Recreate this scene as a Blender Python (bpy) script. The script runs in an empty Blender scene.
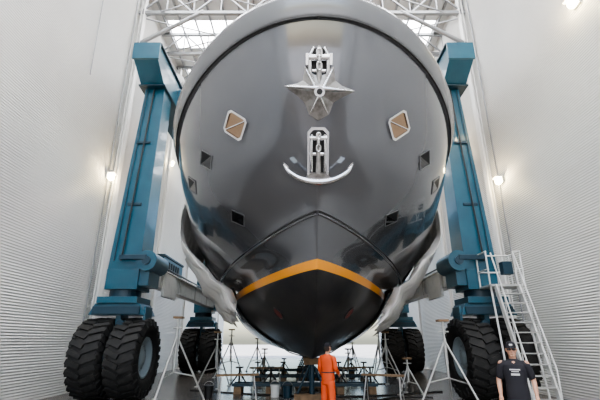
import bpy, bmesh, math, random
from mathutils import Vector, Matrix, Euler
from mathutils.bvhtree import BVHTree
random.seed(4)
scene=bpy.context.scene
COL=scene.collection
H=1.7
try: scene.view_settings.look='AgX - Medium High Contrast'
except Exception: pass
# ---------------------------------------------------------------- materials
def mat(name,col,rough=.5,metal=0.,coat=0.,emit=None,estr=0.,noise=None,bump=None,spec=None):
    m=bpy.data.materials.new(name); m.use_nodes=True
    nt=m.node_tree; b=nt.nodes['Principled BSDF']
    b.inputs['Base Color'].default_value=(*col,1)
    b.inputs['Roughness'].default_value=rough
    b.inputs['Metallic'].default_value=metal
    b.inputs['Coat Weight'].default_value=coat
    b.inputs['Coat Roughness'].default_value=.05
    if spec is not None: b.inputs['Specular IOR Level'].default_value=spec
    if emit:
        b.inputs['Emission Color'].default_value=(*emit,1); b.inputs['Emission Strength'].default_value=estr
    if noise or bump:
        tc=nt.nodes.new('ShaderNodeTexCoord')
    if noise:
        sc,col2,lo,hi=noise
        n=nt.nodes.new('ShaderNodeTexNoise'); n.inputs['Scale'].default_value=sc; n.inputs['Detail'].default_value=6
        r=nt.nodes.new('ShaderNodeMapRange'); r.inputs[1].default_value=lo; r.inputs[2].default_value=hi
        mx=nt.nodes.new('ShaderNodeMix'); mx.data_type='RGBA'
        mx.inputs[6].default_value=(*col,1); mx.inputs[7].default_value=(*col2,1)
        nt.links.new(tc.outputs['Object'],n.inputs['Vector']); nt.links.new(n.outputs['Fac'],r.inputs[0])
        nt.links.new(r.outputs[0],mx.inputs[0]); nt.links.new(mx.outputs[2],b.inputs['Base Color'])
    if bump:
        sc,st=bump
        n=nt.nodes.new('ShaderNodeTexNoise'); n.inputs['Scale'].default_value=sc; n.inputs['Detail'].default_value=4
        bp=nt.nodes.new('ShaderNodeBump'); bp.inputs['Strength'].default_value=st; bp.inputs['Distance'].default_value=.02
        nt.links.new(tc.outputs['Object'],n.inputs['Vector']); nt.links.new(n.outputs['Fac'],bp.inputs['Height'])
        nt.links.new(bp.outputs[0],b.inputs['Normal'])
    return m
M={}
M['hull']=mat('hull_grey_gloss',(.150,.155,.168),.14,.5,.9)
M['rim']=mat('hull_rim_grey',(.20,.205,.215),.25,.4,.5)
M['orange']=mat('boot_stripe_orange',(.9,.36,.03),.3,0,.3)
M['black']=mat('antifoul_black',(.014,.014,.016),.33,0,.2,noise=(2.5,(.035,.032,.03),.45,.75))
M['deck']=mat('deck_teak',(.35,.22,.12),.6)
M['steel']=mat('stainless',(.72,.72,.73),.16,1.)
M['anchor']=mat('anchor_cast_steel',(.33,.32,.31),.36,.9,noise=(9,(.2,.19,.18),.45,.7))
M['bronze']=mat('hawse_bronze',(.36,.25,.17),.2,.9)
M['glass']=mat('dark_glass',(.006,.006,.008),.04,0,.6)
M['port_dark_reflection']=mat('porthole_dark_reflection',(.004,.004,.005),.3,0,0,spec=.2)  # dull black for the pane half painted as the dark part of a reflection
M['recess']=mat('recess_dark',(.01,.01,.011),.4)
M['blue']=mat('hoist_blue_paint',(.006,.068,.112),.38,0,.2,noise=(1.6,(.010,.086,.135),.4,.7))
M['bluedk']=mat('hoist_blue_dark',(.005,.032,.055),.45)
M['tyre']=mat('tyre_rubber',(.014,.014,.014),.75,noise=(6,(.035,.032,.03),.5,.8))
M['hub']=mat('hub_grey',(.33,.40,.44),.45,.1)
M['white']=mat('painted_white_steel',(.68,.69,.68),.45,noise=(3,(.52,.53,.53),.5,.8))
M['wall']=mat('corrugated_cladding',(.64,.64,.62),.42,.1,noise=(.35,(.57,.57,.56),.4,.7))
M['col']=mat('wall_column_paint',(.66,.66,.65),.5)
M['roof']=mat('roof_sheet',(.55,.56,.56),.5)
M['sky']=mat('skylight_sheet',(.9,.9,.9),.5,emit=(.98,.98,1),estr=16.)
M['truss']=mat('galvanised_truss',(.25,.26,.27),.5,.5)
M['floor']=mat('wet_concrete_floor',(.17,.155,.14),.22,0,.0,noise=(.6,(.07,.064,.058),.35,.7),bump=(5,.15))
M['ground']=mat('apron_concrete',(.55,.53,.5),.7,noise=(.4,(.44,.42,.4),.4,.7))
M['cloth']=mat('white_cloth',(.88,.87,.85),.8,bump=(4,.6))
M['sling']=mat('sling_webbing',(.12,.12,.12),.8)
M['galv']=mat('galvanised_tube',(.48,.48,.47),.42,.6)
M['timber']=mat('timber_block',(.26,.17,.10),.8,noise=(5,(.15,.1,.06),.4,.7))
M['hivis']=mat('orange_workwear',(.62,.085,.02),.7)
M['band']=mat('reflective_band',(.6,.6,.55),.4)
M['lamp']=mat('lamp_lens',(1,.95,.8),.3,emit=(1,.86,.5),estr=45)
M['skin']=mat('skin',(.52,.29,.2),.5)
M['shirt']=mat('dark_shirt',(.014,.014,.02),.85)
M['print']=mat('shirt_print',(.6,.6,.6),.8)
M['shorts']=mat('dark_shorts',(.02,.022,.03),.85)
M['hair']=mat('dark_hair',(.03,.02,.015),.8)
M['shoe']=mat('boot_leather',(.08,.05,.03),.6)
M['red']=mat('primer_red',(.16,.035,.03),.5)
# ---------------------------------------------------------------- mesh builder
def empty(name,loc=(0,0,0)):
    e=bpy.data.objects.new(name,None); e.location=loc; e.empty_display_size=.3; COL.objects.link(e); return e
def crom(p0,p1,p2,p3,t):
    return .5*((2*p1)+(-p0+p2)*t+(2*p0-5*p1+4*p2-p3)*t*t+(-p0+3*p1-3*p2+p3)*t**3)
def smoothpath(pts,rad=None,k=5):
    pts=[Vector(p) for p in pts]; n=len(pts)
    rad=rad or [1]*n; P=[];R=[]
    for i in range(n-1):
        a=pts[max(i-1,0)];b=pts[i];c=pts[i+1];d=pts[min(i+2,n-1)]
        ra=rad[max(i-1,0)];rb=rad[i];rc=rad[i+1];rd=rad[min(i+2,n-1)]
        for j in range(k):
            t=j/k; P.append(crom(a,b,c,d,t)); R.append(crom(ra,rb,rc,rd,t))
    P.append(pts[-1]);R.append(rad[-1]); return P,R
class MB:
    def __init__(s): s.v=[];s.f=[];s.m=[];s.sm=[];s.ms=[];s.X=Matrix.Identity(4)
    def mi(s,m):
        if m not in s.ms: s.ms.append(m)
        return s.ms.index(m)
    def add(s,vs,fs,m,smooth=False):
        o=len(s.v); s.v+=[s.X@Vector(v) for v in vs]; k=s.mi(m)
        for f in fs: s.f.append([i+o for i in f]); s.m.append(k); s.sm.append(smooth)
    def box(s,c,d,m,rot=None,taper=None):
        c=Vector(c); vs=[]
        R=Euler(rot).to_matrix() if rot else Matrix.Identity(3)
        for z in(-.5,.5):
            t=(taper if (taper and z>0) else (1,1))
            for x,y in((-.5,-.5),(.5,-.5),(.5,.5),(-.5,.5)):
                vs.append(c+R@Vector((x*d[0]*t[0],y*d[1]*t[1],z*d[2])))
        s.add(vs,[(3,2,1,0),(4,5,6,7),(0,1,5,4),(1,2,6,5),(2,3,7,6),(3,0,4,7)],m)
    def beam(s,a,b,w,h,m):
        a=Vector(a);b=Vector(b);d=(b-a); 
        z=d.normalized(); up=Vector((0,0,1)) if abs(z.z)<.95 else Vector((0,1,0))
        x=z.cross(up).normalized(); y=x.cross(z)
        vs=[p+x*sx*w/2+y*sy*h/2 for p in(a,b) for sx,sy in((-1,-1),(1,-1),(1,1),(-1,1))]
        s.add(vs,[(3,2,1,0),(4,5,6,7),(0,1,5,4),(1,2,6,5),(2,3,7,6),(3,0,4,7)],m)
    def tube(s,pts,r,m,n=10,smooth=True,sq=None):
        pts=[Vector(p) for p in pts]; N=len(pts)
        if not isinstance(r,(list,tuple)): r=[r]*N
        vs=[];fs=[]; ref=None
        for i,p in enumerate(pts):
            t=(pts[min(i+1,N-1)]-pts[max(i-1,0)]).normalized()
            if ref is None:
                ref=Vector((0,0,1)) if abs(t.z)<.9 else Vector((1,0,0))
            x=(ref-t*ref.dot(t)).normalized(); ref=x; y=t.cross(x)
            for j in range(n):
                a=2*math.pi*j/n; vs.append(p+(x*math.cos(a)+y*math.sin(a))*r[i])
        for i in range(N-1):
            for j in range(n):
                fs.append((i*n+j,i*n+(j+1)%n,(i+1)*n+(j+1)%n,(i+1)*n+j))
        s.add(vs,fs,m,smooth)
        s.add(vs[:n],[tuple(range(n))[::-1]],m); s.add(vs[-n:],[tuple(range(n))],m)
    def cyl(s,a,b,r,m,n=16,r2=None): s.tube([a,b],[r,r if r2 is None else r2],m,n)
    def limb(s,pts,rad,m,n=12,k=5):
        P,R=smoothpath(pts,rad,k)
        d0=(P[0]-P[1]).normalized(); d1=(P[-1]-P[-2]).normalized()
        pre=[];pr=[];po=[];por=[]
        for a in(80,55,28): pre.append(P[0]+d0*R[0]*math.sin(math.radians(a))*.9); pr.append(R[0]*math.cos(math.radians(a)))
        for a in(28,55,80): po.append(P[-1]+d1*R[-1]*math.sin(math.radians(a))*.9); por.append(R[-1]*math.cos(math.radians(a)))
        s.tube(pre+P+po,pr+R+por,m,n)
    def loft(s,rings,m,n=24):
        vs=[];fs=[]
        for (z,rx,ry,cx,cy) in rings:
            for j in range(n):
                a=2*math.pi*j/n; vs.append((cx+rx*math.cos(a),cy+ry*math.sin(a),z))
        for i in range(len(rings)-1):
            for j in range(n):
                fs.append((i*n+j,i*n+(j+1)%n,(i+1)*n+(j+1)%n,(i+1)*n+j))
        s.add(vs,fs,m,True)
        s.add(vs[:n],[tuple(range(n))[::-1]],m); s.add(vs[-n:],[tuple(range(n))],m)
    def prism(s,poly,d,m,axis='z'):
        n=len(poly)
        vs=[(x,y,0) for x,y in poly]+[(x,y,d) for x,y in poly]
        fs=[tuple(range(n))[::-1],tuple(range(n,2*n))]+[(i,(i+1)%n,n+(i+1)%n,n+i) for i in range(n)]
        s.add(vs,fs,m)
    def lathe(s,prof,m,n=48,axis='x',c=(0,0,0)):
        vs=[];fs=[];c=Vector(c)
        for j in range(n):
            a=2*math.pi*j/n
            for (ax,r) in prof:
                vs.append(c+Vector((ax,r*math.cos(a),r*math.sin(a))))
        k=len(prof)
        for j in range(n):
            for i in range(k-1):
                fs.append((j*k+i,((j+1)%n)*k+i,((j+1)%n)*k+i+1,j*k+i+1))
        s.add(vs,fs,m,True)
    def obj(s,name,parent=None,bevel=0,merge=False):
        me=bpy.data.meshes.new(name); me.from_pydata([tuple(v) for v in s.v],[],s.f)
        for m in s.ms: me.materials.append(M[m])
        me.polygons.foreach_set('material_index',s.m); me.polygons.foreach_set('use_smooth',s.sm)
        me.update()
        bm=bmesh.new(); bm.from_mesh(me)
        if merge: bmesh.ops.remove_doubles(bm,verts=bm.verts,dist=1e-4)
        bmesh.ops.recalc_face_normals(bm,faces=bm.faces); bm.to_mesh(me); bm.free()
        o=bpy.data.objects.new(name,me); COL.objects.link(o)
        if parent: o.parent=parent
        if bevel:
            b=o.modifiers.new('bevel','BEVEL'); b.width=bevel; b.segments=2; b.limit_method='ANGLE'
        return o
# ---------------------------------------------------------------- shed
XL,XR=-8.0,8.2; Y0S,Y1S=-12.,44.; ZR=18.6
def corr_wall(name,x,sgn,y0,y1,z1):
    b=MB(); vs=[];fs=[]; per=.08; n=int(z1/per*6)
    for i in range(n+1):
        z=z1*i/n; dx=.011*math.sin(2*math.pi*z/per)
        vs+= [(x+dx,y0,z),(x+dx,y1,z)]
    for i in range(n): fs.append((2*i,2*i+1,2*i+3,2*i+2))
    b.add(vs,fs,'wall',True)
    b.add([(x+sgn*.15,y0,0),(x+sgn*.15,y1,0),(x+sgn*.15,y1,z1),(x+sgn*.15,y0,z1)],[(0,1,2,3)],'wall')
    return b.obj(name)
corr_wall('wall_left',XL,-1,Y0S,Y1S,ZR)
corr_wall('wall_right',XR,1,Y0S,Y1S,ZR)
b=MB(); b.add([(XL-.2,Y0S,0),(XR+.2,Y0S,0),(XR+.2,Y1S,0),(XL-.2,Y1S,0)],[(0,1,2,3)],'floor')
b.obj('floor')
b=MB(); b.add([(-150,-150,-.03),(150,-150,-.03),(150,200,-.03),(-150,200,-.03)],[(0,1,2,3)],'ground'); b.obj('ground')
b=MB()
y=Y0S
while y<Y1S:
    b.box(((XL+XR)/2,y+.9,ZR+.05),(XR-XL+.4,1.8,.06),'roof')
    for sx in (-1,1):
        b.box(((XL+XR)/2+sx*4.1,y+2.9,ZR+.05),(6.8,2.2,.05),'sky')
    b.box(((XL+XR)/2,y+2.9,ZR+.05),(1.4,2.2,.06),'roof')
    for sx in (-1,1): b.box(((XL+XR)/2+sx*7.85,y+2.9,ZR+.05),(.7,2.2,.06),'roof')
    y+=4
b.obj('ceiling')
def truss(y):
    t=MB(); z0,z1=ZR-1.5,ZR-.15; n=12
    t.beam((XL,y,z0),(XR,y,z0),.16,.16,'truss'); t.beam((XL,y,z1),(XR,y,z1),.16,.16,'truss')
    for i in range(n):
        xa=XL+(XR-XL)*i/n; xb=XL+(XR-XL)*(i+1)/n
        if i%2: t.beam((xa,y,z1),(xb,y,z0),.07,.07,'truss')
        else: t.beam((xa,y,z0),(xb,y,z1),.07,.07,'truss')
        t.beam((xb,y,z0),(xb,y,z1),.06,.06,'truss')
    return t
for y in (3.7,9.7,15.7,18.7,21.7,24.7,27.7,33.7,39.7):
    truss(y).obj('roof_truss')
b=MB()
for i in range(19):
    x=XL+.5+(XR-XL-1)*i/18; b.beam((x,Y0S,ZR-.08),(x,Y1S,ZR-.08),.09,.14,'truss')
for i in range(19):
    ya=Y0S+2.8*i
    b.beam((XL,ya,ZR-1.5),(XR,ya+5.6,ZR-1.5),.05,.05,'truss'); b.beam((XR,ya,ZR-1.5),(XL,ya+5.6,ZR-1.5),.05,.05,'truss')
b.obj('roof_purlins')
for y in (15.7,21.7,27.7,33.7,39.7,-5.):
    for x,s in((XL,1),(XR,-1)):
        c=MB()
        c.box((x+s*.16,y,ZR/2-.1),(.03,.3,ZR-.3),'col'); c.box((x+s*.3,y,ZR/2-.1),(.02,.3,ZR-.3),'col'); c.box((x+s*.22,y,ZR/2-.1),(.16,.02,ZR-.3),'col')
        c.box((x+s*.2,y,.03),(.4,.5,.06),'col')
        if y>10: c.tube([(x+s*.2,y,15.2),(x+s*3.2,y,ZR-1.4)],.1,'truss')
        c.obj('wall_column')
b=MB()
b.tube([(XL+.06,15.3,18),(XL+.06,15.3,.3)],.03,'truss',6); b.tube([(XL+.06,12.4,18),(XL+.06,12.7,11.2)],.018,'truss',6)
b.obj('wall_conduit')
b=MB(); b.tube([(XR-.06,15.2,18),(XR-.06,15.2,.3)],.03,'truss',6); b.obj('wall_conduit')
def wall_lamp(x,s,y,z):
    l=MB(); l.box((x+s*.03,y,z+.02),(.06,.3,.26),'col'); l.box((x+s*.16,y,z+.15),(.28,.36,.04),'col')
    P=[(0,.10),(.05,.15),(.11,.16),(.17,.13),(.21,.07),(.22,.01)]
    l.tube([(x+s*(.05+a),y,z) for a,_ in P],[r for _,r in P],'lamp',14)
    l.obj('wall_lamp')
    L=bpy.data.lights.new('lamp_light','POINT'); L.energy=90; L.color=(1,.78,.45); L.shadow_soft_size=.1
    o=bpy.data.objects.new('wall_lamp_light',L); o.location=(x+s*.55,y,z-.05); COL.objects.link(o)
wall_lamp(XL+.03,1,15.3,8.1); wall_lamp(XR-.03,-1,15.0,7.8); wall_lamp(XL+.02,1,22.3,11.9); wall_lamp(XR-.02,-1,18.7,11.2); wall_lamp(XR-.02,-1,9.2,11.1)
# ---------------------------------------------------------------- yacht hull
HX=.37
LV=[(0,  6.14,6.40,1.60,4.08, 6.0,.50),
    (1,  6.60,5.20,1.00,4.10, 6.2,.52),
    (2,  7.25,4.00,.70, 4.05, 7.0,.56),
    (3,  8.03,2.56,.70, 3.85,11.5,.82),
    (4,  8.52,1.66,.12, 3.66,14.0,.84),
    (4.25,8.62,1.46,.12,3.62,14.0,.84),
    (5,  9.40,.66, .08, 3.10,13.5,.90),
    (6, 11.00,-.12,.06, 1.95,13.0,1.0),
    (7, 12.20,-.48,.04, .12, 3.0,.6)]
def pchip(xs,ys,x):
    n=len(xs)
    d=[(ys[i+1]-ys[i])/(xs[i+1]-xs[i]) for i in range(n-1)]
    m=[d[0]]+[0 if d[i-1]*d[i]<=0 else 2*d[i-1]*d[i]/(d[i-1]+d[i]) for i in range(1,n-1)]+[d[-1]]
    i=0
    while i<n-2 and x>xs[i+1]: i+=1
    h=xs[i+1]-xs[i]; t=(x-xs[i])/h
    return ys[i]*(1+2*t)*(1-t)**2+m[i]*h*t*(1-t)**2+ys[i+1]*t*t*(3-2*t)+m[i+1]*h*t*t*(t-1)
WS=[l[0] for l in LV]
def lev(w): return [pchip(WS,[l[k] for l in LV],w) for k in range(1,7)]
YE=36.
def hp(w,s,side=1,off=0):
    y0,z,A,B,L,q=lev(w)
    Y=y0+(YE-y0)*s**2.2
    r=min((Y-y0)/L,1); x=B*max(1-(1-r)**2,0)**q
    return Vector((HX+side*(x+off),Y,H+z-A*(1-math.exp(-(Y-y0)/4))))
NS=70
wl=[]
w=0
for a,c,n in((0,.34,3),(.34,1,6),(1,2,8),(2,3,8),(3,4,8),(4,4.25,2),(4.25,5,6),(5,6,6),(6,7,6)):
    for i in range(n): wl.append(a+(c-a)*i/n)
wl.append(7.)
yacht=empty('yacht')
b=MB(); 
for side in(1,-1):
    grid=[[hp(w,j/NS,side) for j in range(NS+1)] for w in wl]
    K=NS+1
    for i in range(len(wl)-1):
        wm=(wl[i]+wl[i+1])/2
        m='orange' if 4<wm<4.25 else ('black' if wm>4.25 else 'hull')
        vv=[p for p in grid[i]]+[p for p in grid[i+1]]
        b.add(vv,[(j,j+1,K+j+1,K+j) for j in range(NS)],m,True)
tr=[hp(w,1,1) for w in wl]; tl=[hp(w,1,-1) for w in wl]
for i in range(len(wl)-1): b.add([tr[i],tr[i+1],tl[i+1],tl[i]],[(0,1,2,3)],'hull')
kr=[hp(7,j/NS,1) for j in range(NS+1)]; kl=[hp(7,j/NS,-1) for j in range(NS+1)]
for j in range(NS): b.add([kr[j],kr[j+1],kl[j+1],kl[j]],[(0,1,2,3)],'black')
dr=[hp(.25,j/NS,1,-.05) for j in range(NS+1)]; dl=[hp(.25,j/NS,-1,-.05) for j in range(NS+1)]
for j in range(NS): b.add([dr[j],dr[j+1],dl[j+1],dl[j]],[(0,1,2,3)],'deck')
hull=b.obj('hull',yacht,merge=True)
bm=bmesh.new(); bm.from_mesh(hull.data); bvh=BVHTree.FromBMesh(bm); bm.free()
b=MB()
def rim_section(side):
    out=[];gro=[]
    for j in range(NS+1):
        s=j/NS
        pts=[]
        p0=hp(0,s,side); p1=hp(.3,s,side)
        q0=hp(0,min(s+.004,1),side); q1=hp(0,max(s-.004,0),side) if j>0 else hp(0,.004,-side)
        t=(q0-q1); nrm=Vector((t.y,-t.x,0)).normalized()*side
        if j==0: nrm=Vector((0,-1,0))
        for p,o,dz in((p0,.02,.1),(p0,.10,.08),(p0,.12,-.02),(p1,.09,.05),(p1,.05,-.02),(p1,-.03,-.03),(p0,-.14,.06)):
            pts.append(p+nrm*o+Vector((0,0,dz)))
        out.append(pts); gro.append(p1+nrm*.045+Vector((0,0,-.02)))
    return out,gro
for side in(1,-1):
    S,G=rim_section(side); k=len(S[0]); vv=[p for r in S for p in r]
    b.add(vv,[(j*k+i,(j+1)*k+i,(j+1)*k+(i+1)%k,j*k+(i+1)%k) for j in range(NS) for i in range(k)],'rim',True)
    b.tube(G,.022,'recess',8)
b.obj('bulwark_rim',yacht,merge=True)
b=MB()
for side in(1,-1):
    P=[hp(3,s/40*.62,side,.02) for s in range(41)]
    b.tube(P,[.035]*41,'recess',8)
    P=[hp(3,s/40*.62,side,.02)+Vector((0,0,-.05)) for s in range(41)]
    b.tube(P,[.03]*41,'hull',8)
b.obj('spray_rail',yacht)
def side_pt(Y,Z,side):
    r=bvh.ray_cast(Vector((HX+side*12,Y,Z)),Vector((-side,0,0)))
    return r[0],r[1]
def frame_at(p,n,up=Vector((0,0,1))):
    if n.dot(Vector((p.x-HX,p.y-25,p.z-6)))<0: n=-n
    y=(up-n*up.dot(n)).normalized(); x=y.cross(n)
    return Matrix(((x.x,y.x,n.x,p.x),(x.y,y.y,n.y,p.y),(x.z,y.z,n.z,p.z),(0,0,0,1)))
def ring_poly(b,outer,inner,d,m):
    n=len(outer)
    vs=[(x,y,0) for x,y in outer]+[(x,y,d) for x,y in outer]+[(x,y,d) for x,y in inner]+[(x,y,-.02) for x,y in inner]
    fs=[]
    for i in range(n):
        j=(i+1)%n
        fs+=[(i,j,n+j,n+i),(n+i,n+j,2*n+j,2*n+i),(2*n+i,2*n+j,3*n+j,3*n+i)]
    b.add(vs,fs,m)
def rhomb(w,h,c=.12):
    pts=[]
    for (ax,ay),(bx,by) in(((0,-1),(1,0)),((1,0),(0,1)),((0,1),(-1,0)),((-1,0),(0,-1))):
        pts.append((w*(ax+(bx-ax)*c),h*(ay+(by-ay)*c))); pts.append((w*(ax+(bx-ax)*(1-c)),h*(ay+(by-ay)*(1-c))))
    return pts
for side in(-1,1):
    p,n=side_pt(7.66,6.12,side)
    b=MB(); b.X=frame_at(p,n)
    ring_poly(b,rhomb(.38,.38),rhomb(.32,.32),.05,'steel'); b.prism(rhomb(.325,.325),.02,'bronze')
    b.tube([(-.3,0,.04),(.3,0,.04)],.015,'steel',8)
    b.obj('hawse_plate',yacht)
    for (Y,Z) in((8.75,5.80),(9.9,5.60),(9.6,4.60)):
        p,n=side_pt(Y,Z,side)
        b=MB(); b.X=frame_at(p,n)
        ring_poly(b,rhomb(.32,.28,.03),rhomb(.28,.245,.03),.02,'rim')
        b.prism([(-.28,0),(.28,0),(.012,.245),(-.012,.245)],.012,'port_dark_reflection'); b.prism([(-.28,0),(-.012,-.245),(.012,-.245),(.28,0)],.012,'glass')  # dull dark upper half, glossy lower half: reflection split painted into the pane
        b.obj('porthole',yacht)
def stem_frame(zp):
    r=bvh.ray_cast(Vector((HX,-5,H+zp)),Vector((0,1,0))); p=r[0]
    a=bvh.ray_cast(Vector((HX,-5,H+zp+.5)),Vector((0,1,0)))[0]; c=bvh.ray_cast(Vector((HX,-5,H+zp-.5)),Vector((0,1,0)))[0]
    y=(a-c).normalized(); x=Vector((1,0,0)); n=x.cross(y)
    if n.y>0: n=-n; x=-x
    return Matrix(((x.x,y.x,n.x,p.x),(x.y,y.y,n.y,p.y),(x.z,y.z,n.z,p.z),(0,0,0,1)))
def link(b,c,r,L,ang,m):
    pts=[]
    for i in range(17):
        a=2*math.pi*i/16; x=math.cos(a)*r; y=math.sin(a)*r+(L if math.sin(a)>0 else -L)
        pts.append((c[0]+x*math.cos(ang),c[1]+y,c[2]+x*math.sin(ang)))
    b.tube(pts,.022,m,6)
# upper anchor
b=MB(); b.X=stem_frame(4.56)
b.prism([(-.19,.1),(.19,.1),(.22,.85),(.1,1.0),(-.1,1.0),(-.22,.85)],.05,'recess')
for sx in(-1,1):
    b.tube([(sx*.15,.25,.18),(sx*.17,.6,.2),(sx*.18,.85,.17),(sx*.1,1.0,.12)],[.03,.04,.04,.025],'steel')
    b.prism([(sx*.26,.66),(sx*.26,.88),(sx*.18,.88),(sx*.18,.66)],.2,'steel')
b.cyl((-.2,.8,.17),(.2,.8,.17),.07,'steel'); b.cyl((-.16,.55,.15),(.16,.55,.15),.05,'steel')
b.tube([(0,1.02,.05),(0,.6,.27),(0,.1,.27)],[.04,.05,.07],'anchor')
for i in range(3): link(b,(0,.62+.13*i,.32-.03*i),.04,.03,(i%2)*1.57,'steel')
b.X=b.X@Matrix.Translation((0,0,.24))
star=[(-.68,.26),(-.44,.30),(-.31,.36),(-.28,.62),(-.12,.48),(0,.44),(.12,.48),(.28,.62),(.31,.36),(.44,.26),(.70,.16),(.42,.03),(.28,-.06),(.20,-.28),(0,-.40),(-.20,-.28),(-.28,-.06),(-.44,.09)]
n=len(star); C=(0,.12,.18)
vs=[(x,y,0) for x,y in star]+[(x,y,.045) for x,y in star]+[(x*.5,.1+(y-.1)*.5,.10) for x,y in star]+[C]
fs=[tuple(range(n))[::-1]]
for i in range(n):
    j=(i+1)%n; fs+=[(i,j,n+j,n+i),(n+i,n+j,2*n+j,2*n+i),(2*n+i,2*n+j,3*n)]
b.add(vs,fs,'anchor')
for a_,c_ in(((-.62,.25),(.64,.16)),((-.25,.56),(.17,-.26)),((.25,.56),(-.17,-.26))):
    mid=((a_[0]+c_[0])/2,(a_[1]+c_[1])/2)
    b.tube([(a_[0],a_[1],.05),(mid[0],mid[1],.19),(c_[0],c_[1],.05)],[.012,.04,.012],'steel',8)
b.cyl((0,.13,.1),(0,.13,.25),.1,'steel',20); b.cyl((0,.13,.25),(0,.13,.28),.055,'recess',16)
b.obj('bow_anchor',yacht,bevel=.008)
# lower anchor
b=MB(); b.X=stem_frame(3.49)
ring_poly(b,[(-.22,-.3),(.22,-.3),(.22,.6),(.13,.7),(-.13,.7),(-.22,.6)],[(-.17,-.26),(.17,-.26),(.17,.56),(.1,.64),(-.1,.64),(-.17,.56)],.06,'steel')
b.prism([(-.17,-.26),(.17,-.26),(.17,.56),(.1,.64),(-.1,.64),(-.17,.56)],.02,'recess')
for sx in(-1,1): b.tube([(sx*.13,-.2,.16),(sx*.14,.2,.18),(sx*.13,.55,.14)],[.025,.03,.025],'steel')
b.cyl((-.17,.48,.13),(.17,.48,.13),.055,'steel'); b.cyl((-.17,.16,.12),(.17,.16,.12),.045,'steel')
b.tube([(0,.6,.1),(0,.1,.2),(0,-.3,.22)],[.03,.045,.06],'anchor')
for i in range(3): link(b,(0,.28+.12*i,.24),.035,.028,(i%2)*1.57,'steel')
b.prism([(-.2,-.42),(.2,-.42),(.24,-.3),(.16,-.22),(-.16,-.22),(-.24,-.3)],.28,'anchor')
P,R=smoothpath([(-.70,-.04,.14),(-.6,-.18,.2),(-.4,-.31,.25),(-.15,-.38,.28),(.15,-.38,.28),(.4,-.31,.25),(.6,-.18,.2),(.70,-.04,.14)],[.012,.04,.055,.065,.065,.055,.04,.012],4)
b.tube(P,R,'steel',10)
for sx in(-1,1): b.prism([(sx*.71,.01),(sx*.60,-.1),(sx*.60,-.2)],.18,'steel')
b.obj('bow_anchor',yacht,bevel=.008)
for side in(-1,1):
    p,n=side_pt(11.2,2.4,side)
    b=MB(); b.X=frame_at(p,n)
    o=[(.2*math.cos(a*math.pi/10),.2*math.sin(a*math.pi/10)) for a in range(20)]
    i_=[(x*.86,y*.86) for x,y in o]
    ring_poly(b,o,i_,.02,'black'); b.prism(i_,.01,'red')
    b.obj('thruster_opening',yacht)
# ---------------------------------------------------------------- boat hoist
hoist=empty('boat_hoist')
def wheel(x,y,name='wheel',r=1.2,wd=.92):
    h=wd/2
    b=MB()
    prof=[(-h*.62,r*.52),(-h*.9,r*.56),(-h,r*.7),(-h*.98,r*.85),(-h*.88,r*.935),(-h*.6,r*.955),(0,r*.965),(h*.6,r*.955),(h*.88,r*.935),(h*.98,r*.85),(h,r*.7),(h*.9,r*.56),(h*.62,r*.52)]
    b.lathe(prof,'tyre',56)
    N=26
    for i in range(N):
        for sd in(-1,1):
            a=2*math.pi*(i+(.5 if sd>0 else 0))/N
            R=Matrix.Rotation(a,4,'X'); b.X=R
            b.box((sd*h*.48,0,r*.965),(h*.98,r*.125,r*.07),'tyre',rot=(0,sd*.06,sd*.38))
            b.box((sd*h*.95,r*.02*sd,r*.885),(h*.16,r*.11,r*.16),'tyre',rot=(0,-sd*.25,0))
    b.X=Matrix.Identity(4)
    for sd in(-1,1):
        b.lathe([(sd*h*.62,r*.53),(sd*h*.8,r*.52),(sd*h*.8,r*.46),(sd*h*.45,r*.44),(sd*h*.4,r*.2),(sd*h*.62,r*.18),(sd*h*.66,r*.08),(sd*h*.66,.001)],'hub',40)
        for i in range(12):
            a=2*math.pi*i/12; b.cyl((sd*h*.4,r*.32*math.cos(a),r*.32*math.sin(a)),(sd*h*.5,r*.32*math.cos(a),r*.32*math.sin(a)),.03,'steel',8)
    o=b.obj(name,hoist); o.location=(x,y,r); return o
YF,YB=13.7,25.2
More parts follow.
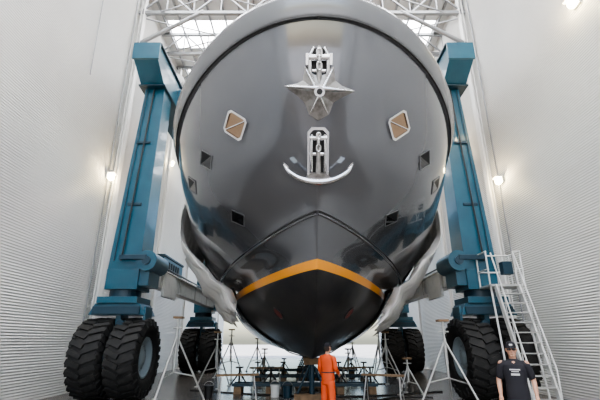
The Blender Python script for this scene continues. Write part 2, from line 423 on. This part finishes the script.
for cx,s in((-5.85,-1),(6.02,1)):
    for yy in(YF,YB):
        b=MB()
        wheel(cx-.55,yy); wheel(cx+.55,yy)
        b.X=Matrix.Translation((cx,yy,0))
        b.cyl((-.85,0,1.2),(.85,0,1.2),.1,'bluedk')
        b.box((0,0,1.75),(.16,.6,1.5),'blue')
        b.box((0,0,2.66),(1.8,1.0,.36),'blue',taper=(.8,1)); b.box((0,0,2.94),(1.3,1.2,.2),'blue')
        b.cyl((0,0,3.0),(0,0,3.35),.5,'bluedk',24)
        b.box((0,-.55,2.62),(1.5,.08,.24),'bluedk')
        b.box((-s*.86,-.1,2.4),(.08,.6,.7),'blue'); b.cyl((-s*.2,-.6,2.2),(-s*.2,.3,2.2),.13,'bluedk')
        b.box((-s*.05,0,3.6),(1.05,1.15,.65),'blue'); 
        b.box((-s*.72,0,3.9),(.35,1.0,1.0),'blue'); b.cyl((-s*.8,-.65,4.2),(-s*.8,.65,4.2),.34,'blue',20); b.cyl((-s*.8,-.7,4.2),(-s*.8,.7,4.2),.14,'bluedk',16)
        b.box((-s*.35,-.66,4.3),(.9,.1,.16),'bluedk')
        zt=11.0
        vs=[]
        for z,xo,xi,y0,y1 in((3.7,.50,-.56,-.52,.52),(zt,.16,-.58,-.42,.42)):
            a_,c_=(s*xo,s*xi); xa,xb=min(a_,c_),max(a_,c_)
            vs+=[(xa,y0,z),(xb,y0,z),(xb,y1,z),(xa,y1,z)]
        b.add(vs,[(3,2,1,0),(4,5,6,7),(0,1,5,4),(1,2,6,5),(2,3,7,6),(3,0,4,7)],'blue')
        b.tube([(s*.05,-.6,4.2),(-s*.1,-.54,8),(-s*.2,-.48,10.9)],.03,'recess',6)
        b.tube([(s*.3,-.57,4.2),(s*.05,-.48,10.9)],.02,'bluedk',6)
        for z in(6.2,8.6): b.box((-s*.08,-.5,z),(.5,.05,.1),'bluedk')
        b.obj('column',hoist,bevel=.02)
    b=MB(); gx=cx-s*.16+(.1 if s>0 else 0)
    z0,z1=11.0,12.15
    vs=[(gx-.45,12.2,11.5),(gx+.45,12.2,11.5),(gx+.45,12.2,z1),(gx-.45,12.2,z1),
        (gx-.45,13.1,z0),(gx+.45,13.1,z0),(gx+.45,26.6,z0),(gx-.45,26.6,z0),(gx+.45,26.6,z1),(gx-.45,26.6,z1)]
    b.add(vs,[(0,1,2,3),(0,4,5,1),(4,7,6,5),(6,7,9,8),(3,2,8,9),(0,3,9,7,4),(1,5,6,8,2)],'blue')
    b.box((gx,12.16,11.85),(1.0,.08,.72),'blue')
    b.box((gx,19,z1+.05),(1.05,13.6,.08),'bluedk'); b.box((gx,19.5,z0-.03),(1.02,13,.06),'bluedk')
    for ty in(15.2,19.2,23.4):
        b.box((gx-s*.7,ty,11.5),(.6,1.0,.8),'blue'); b.cyl((gx-s*.95,ty-.35,11.1),(gx-s*.95,ty+.35,11.1),.35,'bluedk',20)
        b.cyl((gx-s*.3,ty-.5,z1+.3),(gx-s*.3,ty+.5,z1+.3),.3,'galv',16)
    for ry in range(15,27,2): b.tube([(gx+s*.4,ry,z1),(gx+s*.4,ry,z1+.9)],.025,'galv',6)
    b.tube([(gx+s*.4,15,z1+.9),(gx+s*.4,25,z1+.9)],.025,'galv',6)
    b.obj('top_girder',hoist,bevel=.02)
    b=MB(); bx=cx-s*.5
    b.box((bx,(YF+YB)/2,3.85),(.42,YB-YF-.9,.62),'white'); b.box((bx,(YF+YB)/2,4.18),(.6,YB-YF-1,.05),'white')
    b.box((bx-s*.22,16,3.7),(.1,1.6,.9),'white'); b.tube([(bx-s*.25,14.6,4.3),(bx-s*.25,24,4.3)],.04,'recess',6)
    for yb in(15,17.5,20,22.5): b.box((bx-s*.22,yb,3.85),(.04,.12,.6),'galv')
    b.obj('side_beam',hoist,bevel=.015)
b=MB(); b.box((.02,26.1,11.6),(11.2,.9,1.1),'blue'); b.obj('cross_beam',hoist,bevel=.02)
b=MB(); b.box((-6.6,19.3,4.7),(1.0,3,1.2),'blue'); b.box((-6.6,19.3,5.35),(1.1,3.1,.1),'bluedk')
for i in range(6): b.box((-6.08,18.3+.35*i,4.7),(.04,.2,.9),'recess')
b.obj('engine_pack',hoist,bevel=.02)
def section(Y):
    out=[]
    for w in wl:
        y0,z,A,B,L,q=lev(w)
        if Y<=y0: continue
        r=min((Y-y0)/L,1); out.append((B*max(1-(1-r)**2,0)**q,H+z-A*(1-math.exp(-(Y-y0)/4))))
    return out
def strap(b,path,Y,wd,m,th=.03):
    n=len(path); vs=[]
    for i,(x,z) in enumerate(path):
        a=path[max(i-1,0)];c=path[min(i+1,n-1)]
        dx,dz=c[0]-a[0],c[1]-a[1]; l=math.hypot(dx,dz) or 1; nx,nz=-dz/l,dx/l
        for o,yo in((0,-wd/2),(th,-wd/2),(th,wd/2),(0,wd/2)):
            vs.append((x+nx*o,Y+yo,z+nz*o))
    fs=[(i*4+k,i*4+(k+1)%4,(i+1)*4+(k+1)%4,(i+1)*4+k) for i in range(n-1) for k in range(4)]
    b.add(vs,fs,m)
for Y in(15.2,23.4):
    S=[p for p in section(Y) if p[1]<6.3]
    R=[(HX+x+.03,z) for x,z in S]; Lf=[(HX-x-.03,z) for x,z in S]
    path=[(-4.75,11.0)]+Lf+R[::-1]+[(5.0,11.0)]
    path=[(x,z-.04 if abs(x-HX)<3 else z) for x,z in path]
    b=MB(); strap(b,path,Y,.34,'sling'); b.obj('lifting_sling',hoist)
def drape(side,Ya,Yb,zt,zb):
    b=MB(); n=36;k=18; vs=[]
    for i in range(n+1):
        Y=Ya+(Yb-Ya)*i/n
        S=section(Y)
        for j in range(k+1):
            zbl=zb+.5*abs(math.sin(i*.55))+.2*math.sin(i*1.3)
            z=zt+(zbl-zt)*j/k
            xs=[x for x,zz in S if zz<=z+.15]; x=max(xs) if xs else 0
            if z>S[0][1]: x=S[0][0]
            f=j/k
            vs.append((HX+side*(x+.12+.45*math.sin(f*math.pi*.62)+.16*f*math.sin(i*1.3+f*2)+.04*math.sin(i*2.9+f*5)),Y,z))
    fs=[(i*(k+1)+j,(i+1)*(k+1)+j,(i+1)*(k+1)+j+1,i*(k+1)+j+1) for i in range(n) for j in range(k)]
    b.add(vs,fs,'cloth',True); o=b.obj('protective_sheet',yacht)
    m=o.modifiers.new('s','SOLIDIFY'); m.thickness=.015
drape(-1,12.6,16.6,6.0,2.3); drape(1,12.6,16.6,5.8,2.0)
# ---------------------------------------------------------------- operator stair (on the hoist)
st=MB()
x0,x1=5.95,6.65; zp=3.3; yt,yf=12.35,11.25
for x in(x0,x1):
    st.beam((x,yf,.02),(x,yt,zp),.05,.16,'white')
    st.tube([(x,yf,.0),(x,yf-.02,1.0),(x,yt,zp+1.0)],.022,'white',8)
    for i in range(1,5):
        t=i/5; st.tube([(x,yf+(yt-yf)*t,zp*t),(x,yf+(yt-yf)*t,zp*t+1.0)],.016,'white',6)
for i in range(1,12):
    t=i/12; st.box(((x0+x1)/2,yf+(yt-yf)*t,zp*t),(x1-x0,.2,.03),'galv')
st.box((6.35,12.75,zp),(1.1,.85,.06),'galv')
for h in(.5,1.05):
    st.tube([(5.82,12.38,zp+h),(5.82,12.39,zp+h),(5.82,13.1,zp+h),(6.88,13.1,zp+h),(6.88,12.38,zp+h),(6.66,12.38,zp+h)],.025,'white',8)
for x,y in((5.82,12.4),(6.88,12.4),(6.88,13.1),(5.82,13.1),(6.66,12.38)): st.tube([(x,y,zp),(x,y,zp+1.05)],.025,'white',8)
st.tube([(6.75,12.45,zp),(6.95,12.3,0)],.03,'white',8); st.tube([(5.85,12.45,zp),(5.85,12.2,0)],.03,'white',8)
st.box((6.62,12.85,zp+.6),(.3,.25,.4),'bluedk')
st.obj('access_stair',hoist)
# ---------------------------------------------------------------- stands and yard equipment
def tripod(x,y,h,sp=.75,rot=0.):
    b=MB(); 
    b.cyl((0,0,h*.35),(0,0,h),.035,'galv',10); b.cyl((0,0,h*.5),(0,0,h*.8),.05,'galv',10)
    for k in range(3):
        a=rot+k*2*math.pi/3; c,s_=math.cos(a),math.sin(a)
        b.tube([(0,0,h*.78),(sp*c,sp*s_,.03)],.028,'galv',8); b.tube([(0,0,h*.35),(sp*.62*c,sp*.62*s_,h*.3)],.018,'galv',6)
        b.cyl((sp*c,sp*s_,0),(sp*c,sp*s_,.03),.09,'galv',12)
    b.tube([(-.14,0,h*.88),(.14,0,h*.88)],.02,'galv',6)
    b.box((0,0,h+.03),(.28,.28,.06),'timber')
    o=b.obj('boat_stand'); o.location=(x,y,0); return o
tripod(-3.75,12.9,2.35,.95,.3); tripod(3.95,11.6,2.2,.9,1.2)
for x,y,h in((-3.3,17,2.0),(3.5,17.4,2.0),(-3.4,21,2.2),(3.9,21,2.2),(3.7,14.9,1.1),(-1.7,20.6,1.3),(2.3,20.5,1.3),(-2.6,26,1.8),(3.2,26,1.8)): tripod(x,y,h,.32*h+.1,x)
def keel_stand(y,x=HX,h=1.17):
    b=MB()
    b.box((0,0,.08),(1.1,.3,.16),'timber'); b.box((0,0,h-.1),(.5,.35,.2),'timber')
    b.cyl((0,0,.16),(0,0,h-.2),.08,'bluedk',12)
    for s in(-1,1): b.tube([(s*.45,0,.16),(s*.08,0,h-.25)],.04,'bluedk',8)
    b.tube([(-.45,0,.5),(.45,0,.5)],.02,'galv',6)
    o=b.obj('keel_stand'); o.location=(x,y,0)
for y in(13.6,17,20.5,24,28): keel_stand(y,h=1.17 if y>14 else 1.2)
for y,xo in((15.3,-.2),(18.8,.1),(22.5,0)):
    b=MB(); 
    for s in(-1,1): b.beam((-2.5,s*.3,.28),(2.5,s*.3,.28),.07,.1,'bluedk')
    for x in(-2.3,-1.2,1.2,2.3):
        b.box((x,0,.11),(.25,.8,.22),'timber'); b.tube([(x,0,.2),(x,0,.8)],.035,'recess',8); b.tube([(x-.3,0,.25),(x,0,.65)],.025,'recess',6); b.tube([(x+.3,0,.25),(x,0,.65)],.025,'recess',6)
        b.box((x,0,.82),(.24,.3,.05),'recess')
    o=b.obj('support_cradle'); o.location=(HX+xo,y,0)
def trestle(x,y,r):
    b=MB()
    for s in(-1,1):
        for t in(-1,1): b.tube([(s*.5,t*.02,.7),(s*.55,t*.28,0)],.02,'galv',6)
        b.tube([(s*.53,-.16,.3),(s*.53,.16,.3)],.015,'galv',6)
    b.box((0,0,.72),(1.3,.1,.06),'timber')
    o=b.obj('trestle'); o.location=(x,y,0); o.rotation_euler=(0,0,r)
trestle(-1.9,13.3,.3); trestle(2.5,13.2,-.4); trestle(-1.3,16.7,.1); trestle(2.1,16.8,.5)
def pail(x,y,m):
    b=MB(); b.tube([(0,0,0),(0,0,.34)],[.13,.155],m,20); b.tube([(0,0,.33),(0,0,.36)],.165,m,20)
    b.tube([(.16*math.cos(a),0,.34+.14*math.sin(a)) for a in[math.pi*i/10 for i in range(11)]],.006,'galv',6)
    o=b.obj('paint_pail'); o.location=(x,y,0)
pail(-.8,14.2,'white'); pail(-.4,14.0,'bluedk'); pail(-2.9,14.0,'recess')
for pts in([(-6,10.6,.02),(-3,11.5,.02),(-1,10.9,.02),(1,11.8,.02),(3,11.2,.02)],[(-4,16,.02),(-1,14.6,.02),(2,14.3,.02),(5,15.5,.02)],[(-3.6,12.2,.02),(-1.5,12.6,.02),(-.4,12.0,.02),(1.4,12.7,.02),(3.2,14.0,.02),(4.2,14,.02)],[(-2.5,18,.02),(0,17.8,.02),(1.5,17.9,.02),(4,18.3,.02)]):
    b=MB(); P,R=smoothpath(pts,None,8); b.tube(P,.022,'recess',6); b.obj('floor_cable')
# ---------------------------------------------------------------- people
def remesh(o,v,sm=4):
    r=o.modifiers.new('r','REMESH'); r.mode='VOXEL'; r.voxel_size=v; r.use_smooth_shade=True
    s=o.modifiers.new('s','SMOOTH'); s.iterations=sm; s.factor=.5
def person(name,loc,yaw,scale,top='shirt',bottom='shorts',longs=False,glasses=True,arms=None):
    man=empty(name,loc); man.rotation_euler=(0,0,math.radians(yaw)); man.scale=(scale,)*3
    hz=1.505
    b=MB()
    b.loft([(hz+.0,.035,.04,0,-.03),(hz+.015,.052,.062,0,-.03),(hz+.05,.064,.078,0,-.018),(hz+.09,.071,.09,0,-.006),(hz+.13,.075,.096,0,0),(hz+.17,.075,.096,0,.004),(hz+.205,.064,.083,0,.006),(hz+.228,.04,.055,0,.006),(hz+.236,.012,.02,0,.006)],'skin',28)
    b.limb([(0,-.09,hz+.125),(0,-.104,hz+.1),(0,-.116,hz+.082)],[.010,.013,.016],'skin')
    b.limb([(-.024,-.089,hz+.05),(0,-.097,hz+.05),(.024,-.089,hz+.05)],[.006,.009,.006],'skin')
    b.limb([(-.018,-.082,hz+.016),(.018,-.082,hz+.016)],[.016,.016],'skin')
    for s in(-1,1):
        b.limb([(s*.075,.008,hz+.13),(s*.082,.014,hz+.115),(s*.076,.006,hz+.085)],[.012,.015,.009],'skin')
        b.limb([(s*.045,-.07,hz+.088),(s*.05,-.06,hz+.07)],[.02,.018],'skin')
    b.limb([(0,.012,1.40),(0,.006,1.47),(0,-.004,1.55)],[.07,.057,.055],'skin')
    A={}
    for s in(-1,1):
        el=Vector((s*.262,.03,1.135)); wr=Vector((s*.265,-.07,.905))
        if arms: el=Vector(arms[s][0]); wr=Vector(arms[s][1])
        A[s]=(el,wr)
        m1=(Vector((s*.185,0,1.40))*.5+el*.5)+Vector((s*.01,0,0)); m2=el*.5+wr*.5
        b.limb([(s*.185,.0,1.40),m1,el,m2,wr],[.056,.048,.04,.039,.026],'skin')
        d=(wr-el).normalized(); d=(d+Vector((0,0,-.15))).normalized(); sd=Vector((0,1,0)); sd=(sd-d*sd.dot(d)).normalized(); nn=d.cross(sd)*(-s)
        if nn.dot(Vector((-s,0,0)))<0: nn=-nn
        b.limb([wr,wr+d*.042-sd*.005,wr+d*.085-sd*.008],[.026,.036,.033],'skin')
        for k,(dy,L) in enumerate(((-.030,.072),(-.010,.082),(.010,.075),(.028,.058))):
            p=wr+d*(.092-.003*abs(k-1))+sd*(dy-.006)
            b.limb([p,p+d*L*.5+nn*.006,p+d*L*.95+nn*.026],[.0105,.0095,.008],'skin',8)
        b.limb([wr+d*.04-sd*.03+nn*.01,wr+d*.07-sd*.052+nn*.02,wr+d*.105-sd*.058+nn*.026],[.013,.0115,.009],'skin',8)
    for s in(-1,1):
        b.limb([(s*.1,0,.7),(s*.105,-.01,.5),(s*.11,.015,.33),(s*.115,.02,.1)],[.075,.058,.056,.036],'skin')
    b.limb([(0,0,.9),(0,0,1.38)],[.12,.11],'skin')
    o=b.obj('body',man); remesh(o,.006,3)
    b=MB()
    b.loft([(.86,.178,.128,0,0),(.95,.178,.13,0,0),(1.08,.166,.122,0,0),(1.2,.176,.125,0,0),(1.3,.186,.128,0,0),(1.38,.184,.118,0,.003),(1.43,.145,.095,0,.006),(1.465,.09,.075,0,.008),(1.475,.068,.066,0,.006)],top,32)
    for s in(-1,1):
        el,wr=A[s]; sh=Vector((s*.185,.006,1.365))
        pts=[(s*.13,.003,1.385),sh,sh.lerp(el,.45)+Vector((s*.008,0,0)),sh.lerp(el,.72)]; rr=[.07,.070,.062,.06]
        if longs: pts=pts[:3]+[el,el.lerp(wr,.5),el.lerp(wr,.9)]; rr=[.07,.070,.062,.055,.052,.044]
        b.limb(pts,rr,top,14)
    o=b.obj('jacket' if longs else 'shirt',man); remesh(o,.008,3)
    b=MB()
    b.loft([(.78,.17,.125,0,0),(.9,.172,.126,0,0),(.93,.165,.122,0,0)],bottom,32)
    for s in(-1,1):
        b.loft(([(.09,.075,.085,s*.115,.015)] if longs else [])+[(.5,.09,.095,s*.108,0),(.65,.095,.1,s*.1,0),(.84,.1,.11,s*.085,0)],bottom,24)
    o=b.obj('trousers' if longs else 'shorts',man); remesh(o,.01,3)
    b=MB()
    for s in(-1,1):
        b.limb([(s*.115,.03,.16),(s*.116,.035,.06)],[.052,.052],'shoe'); b.limb([(s*.116,.05,.05),(s*.12,-.05,.05),(s*.125,-.15,.04)],[.048,.05,.042],'shoe')
        b.box((s*.12,-.05,.012),(.1,.29,.024),'shoe')
    o=b.obj('boots',man); remesh(o,.01,3)
    b=MB()
    b.loft([(hz+.15,.081,.103,0,.003),(hz+.19,.08,.101,0,.004),(hz+.225,.066,.084,0,.006),(hz+.247,.04,.052,0,.006),(hz+.254,.008,.01,0,.006)],'shirt',32)
    vs=[];n=14
    for k,dz in enumerate((0,.010)):
        for i in range(n+1):
            a=math.pi+math.pi*i/n
            vs.append((.078*math.cos(a),.003+.1*math.sin(a),hz+.152+dz))
            vs.append((.074*math.cos(a),.003+.175*math.sin(a),hz+.138+dz))
    m_=2*(n+1); fs=[]
    for i in range(n):
        fs+= [(2*i,2*i+1,2*i+3,2*i+2),(m_+2*i,m_+2*i+2,m_+2*i+3,m_+2*i+1),(2*i+1,m_+2*i+1,m_+2*i+3,2*i+3)]
    b.add(vs,fs,'shirt',True)
    if glasses: b.box((0,-.098,hz+.195),(.05,.012,.025),'print')
    b.obj('cap',man)
    b=MB(); b.loft([(hz+.03,.045,.045,0,.035),(hz+.06,.068,.07,0,.032),(hz+.1,.078,.078,0,.026),(hz+.155,.0785,.078,0,.022)],'hair',28); b.obj('hair',man)
    if glasses:
        b=MB()
        for s in(-1,1):
            b.limb([(s*.018,-.1,hz+.118),(s*.034,-.099,hz+.117),(s*.052,-.088,hz+.118)],[.016,.018,.015],'glass'); b.tube([(s*.06,-.085,hz+.122),(s*.079,-.02,hz+.124),(s*.08,.015,hz+.122)],.004,'glass',6)
        b.tube([(-.02,-.11,hz+.123),(.02,-.11,hz+.123)],.004,'glass',6)
        b.obj('sunglasses',man)
        b=MB()
        b.box((.0,-.131,1.31),(.16,.006,.018),'print'); b.box((0,-.131,1.28),(.11,.006,.012),'print'); b.box((-.0,-.127,1.235),(.13,.006,.03),'print')
        b.obj('shirt_print',man)
    else:
        b=MB()
        b.loft([(1.04,.176,.13,0,0),(1.065,.176,.13,0,0)],'shorts',32)
        b.obj('belt',man)
        b=MB()
        for s in(-1,1): b.limb([(s*.03,-.088,hz+.115),(s*.031,-.089,hz+.115)],[.011,.011],'hair',8)
        b.obj('eyes',man)
    return man
person('man',(3.50,7.08,0),-24,.965)
person('dock_worker',(.66,10.3,0),140,.95,top='hivis',bottom='hivis',longs=True,glasses=False,
       arms={-1:((-.235,.0,1.14),(-.19,-.18,1.02)),1:((.235,.02,1.14),(.22,-.1,.92))})
# ---------------------------------------------------------------- light
w=bpy.data.worlds.new('world'); scene.world=w; w.use_nodes=True
nt=w.node_tree; bg=nt.nodes['Background']; sk=nt.nodes.new('ShaderNodeTexSky')
sk.sky_type='NISHITA'; sk.sun_disc=False; sk.sun_elevation=math.radians(55); sk.sun_rotation=math.radians(200); sk.air_density=1.2; sk.dust_density=2.5
nt.links.new(sk.outputs[0],bg.inputs[0]); bg.inputs[1].default_value=.55
S=bpy.data.lights.new('sun','SUN'); S.energy=7.5; S.angle=math.radians(1); S.color=(1,.96,.9)
so=bpy.data.objects.new('sun',S); so.rotation_euler=(math.radians(25),math.radians(12),0); COL.objects.link(so)
# ---------------------------------------------------------------- camera
cd=bpy.data.cameras.new('camera'); cd.lens=24; cd.sensor_width=36; cd.clip_end=600
co=bpy.data.objects.new('camera',cd); co.location=(0,0,H); co.rotation_euler=(math.radians(90+19.4),0,0); COL.objects.link(co); scene.camera=co
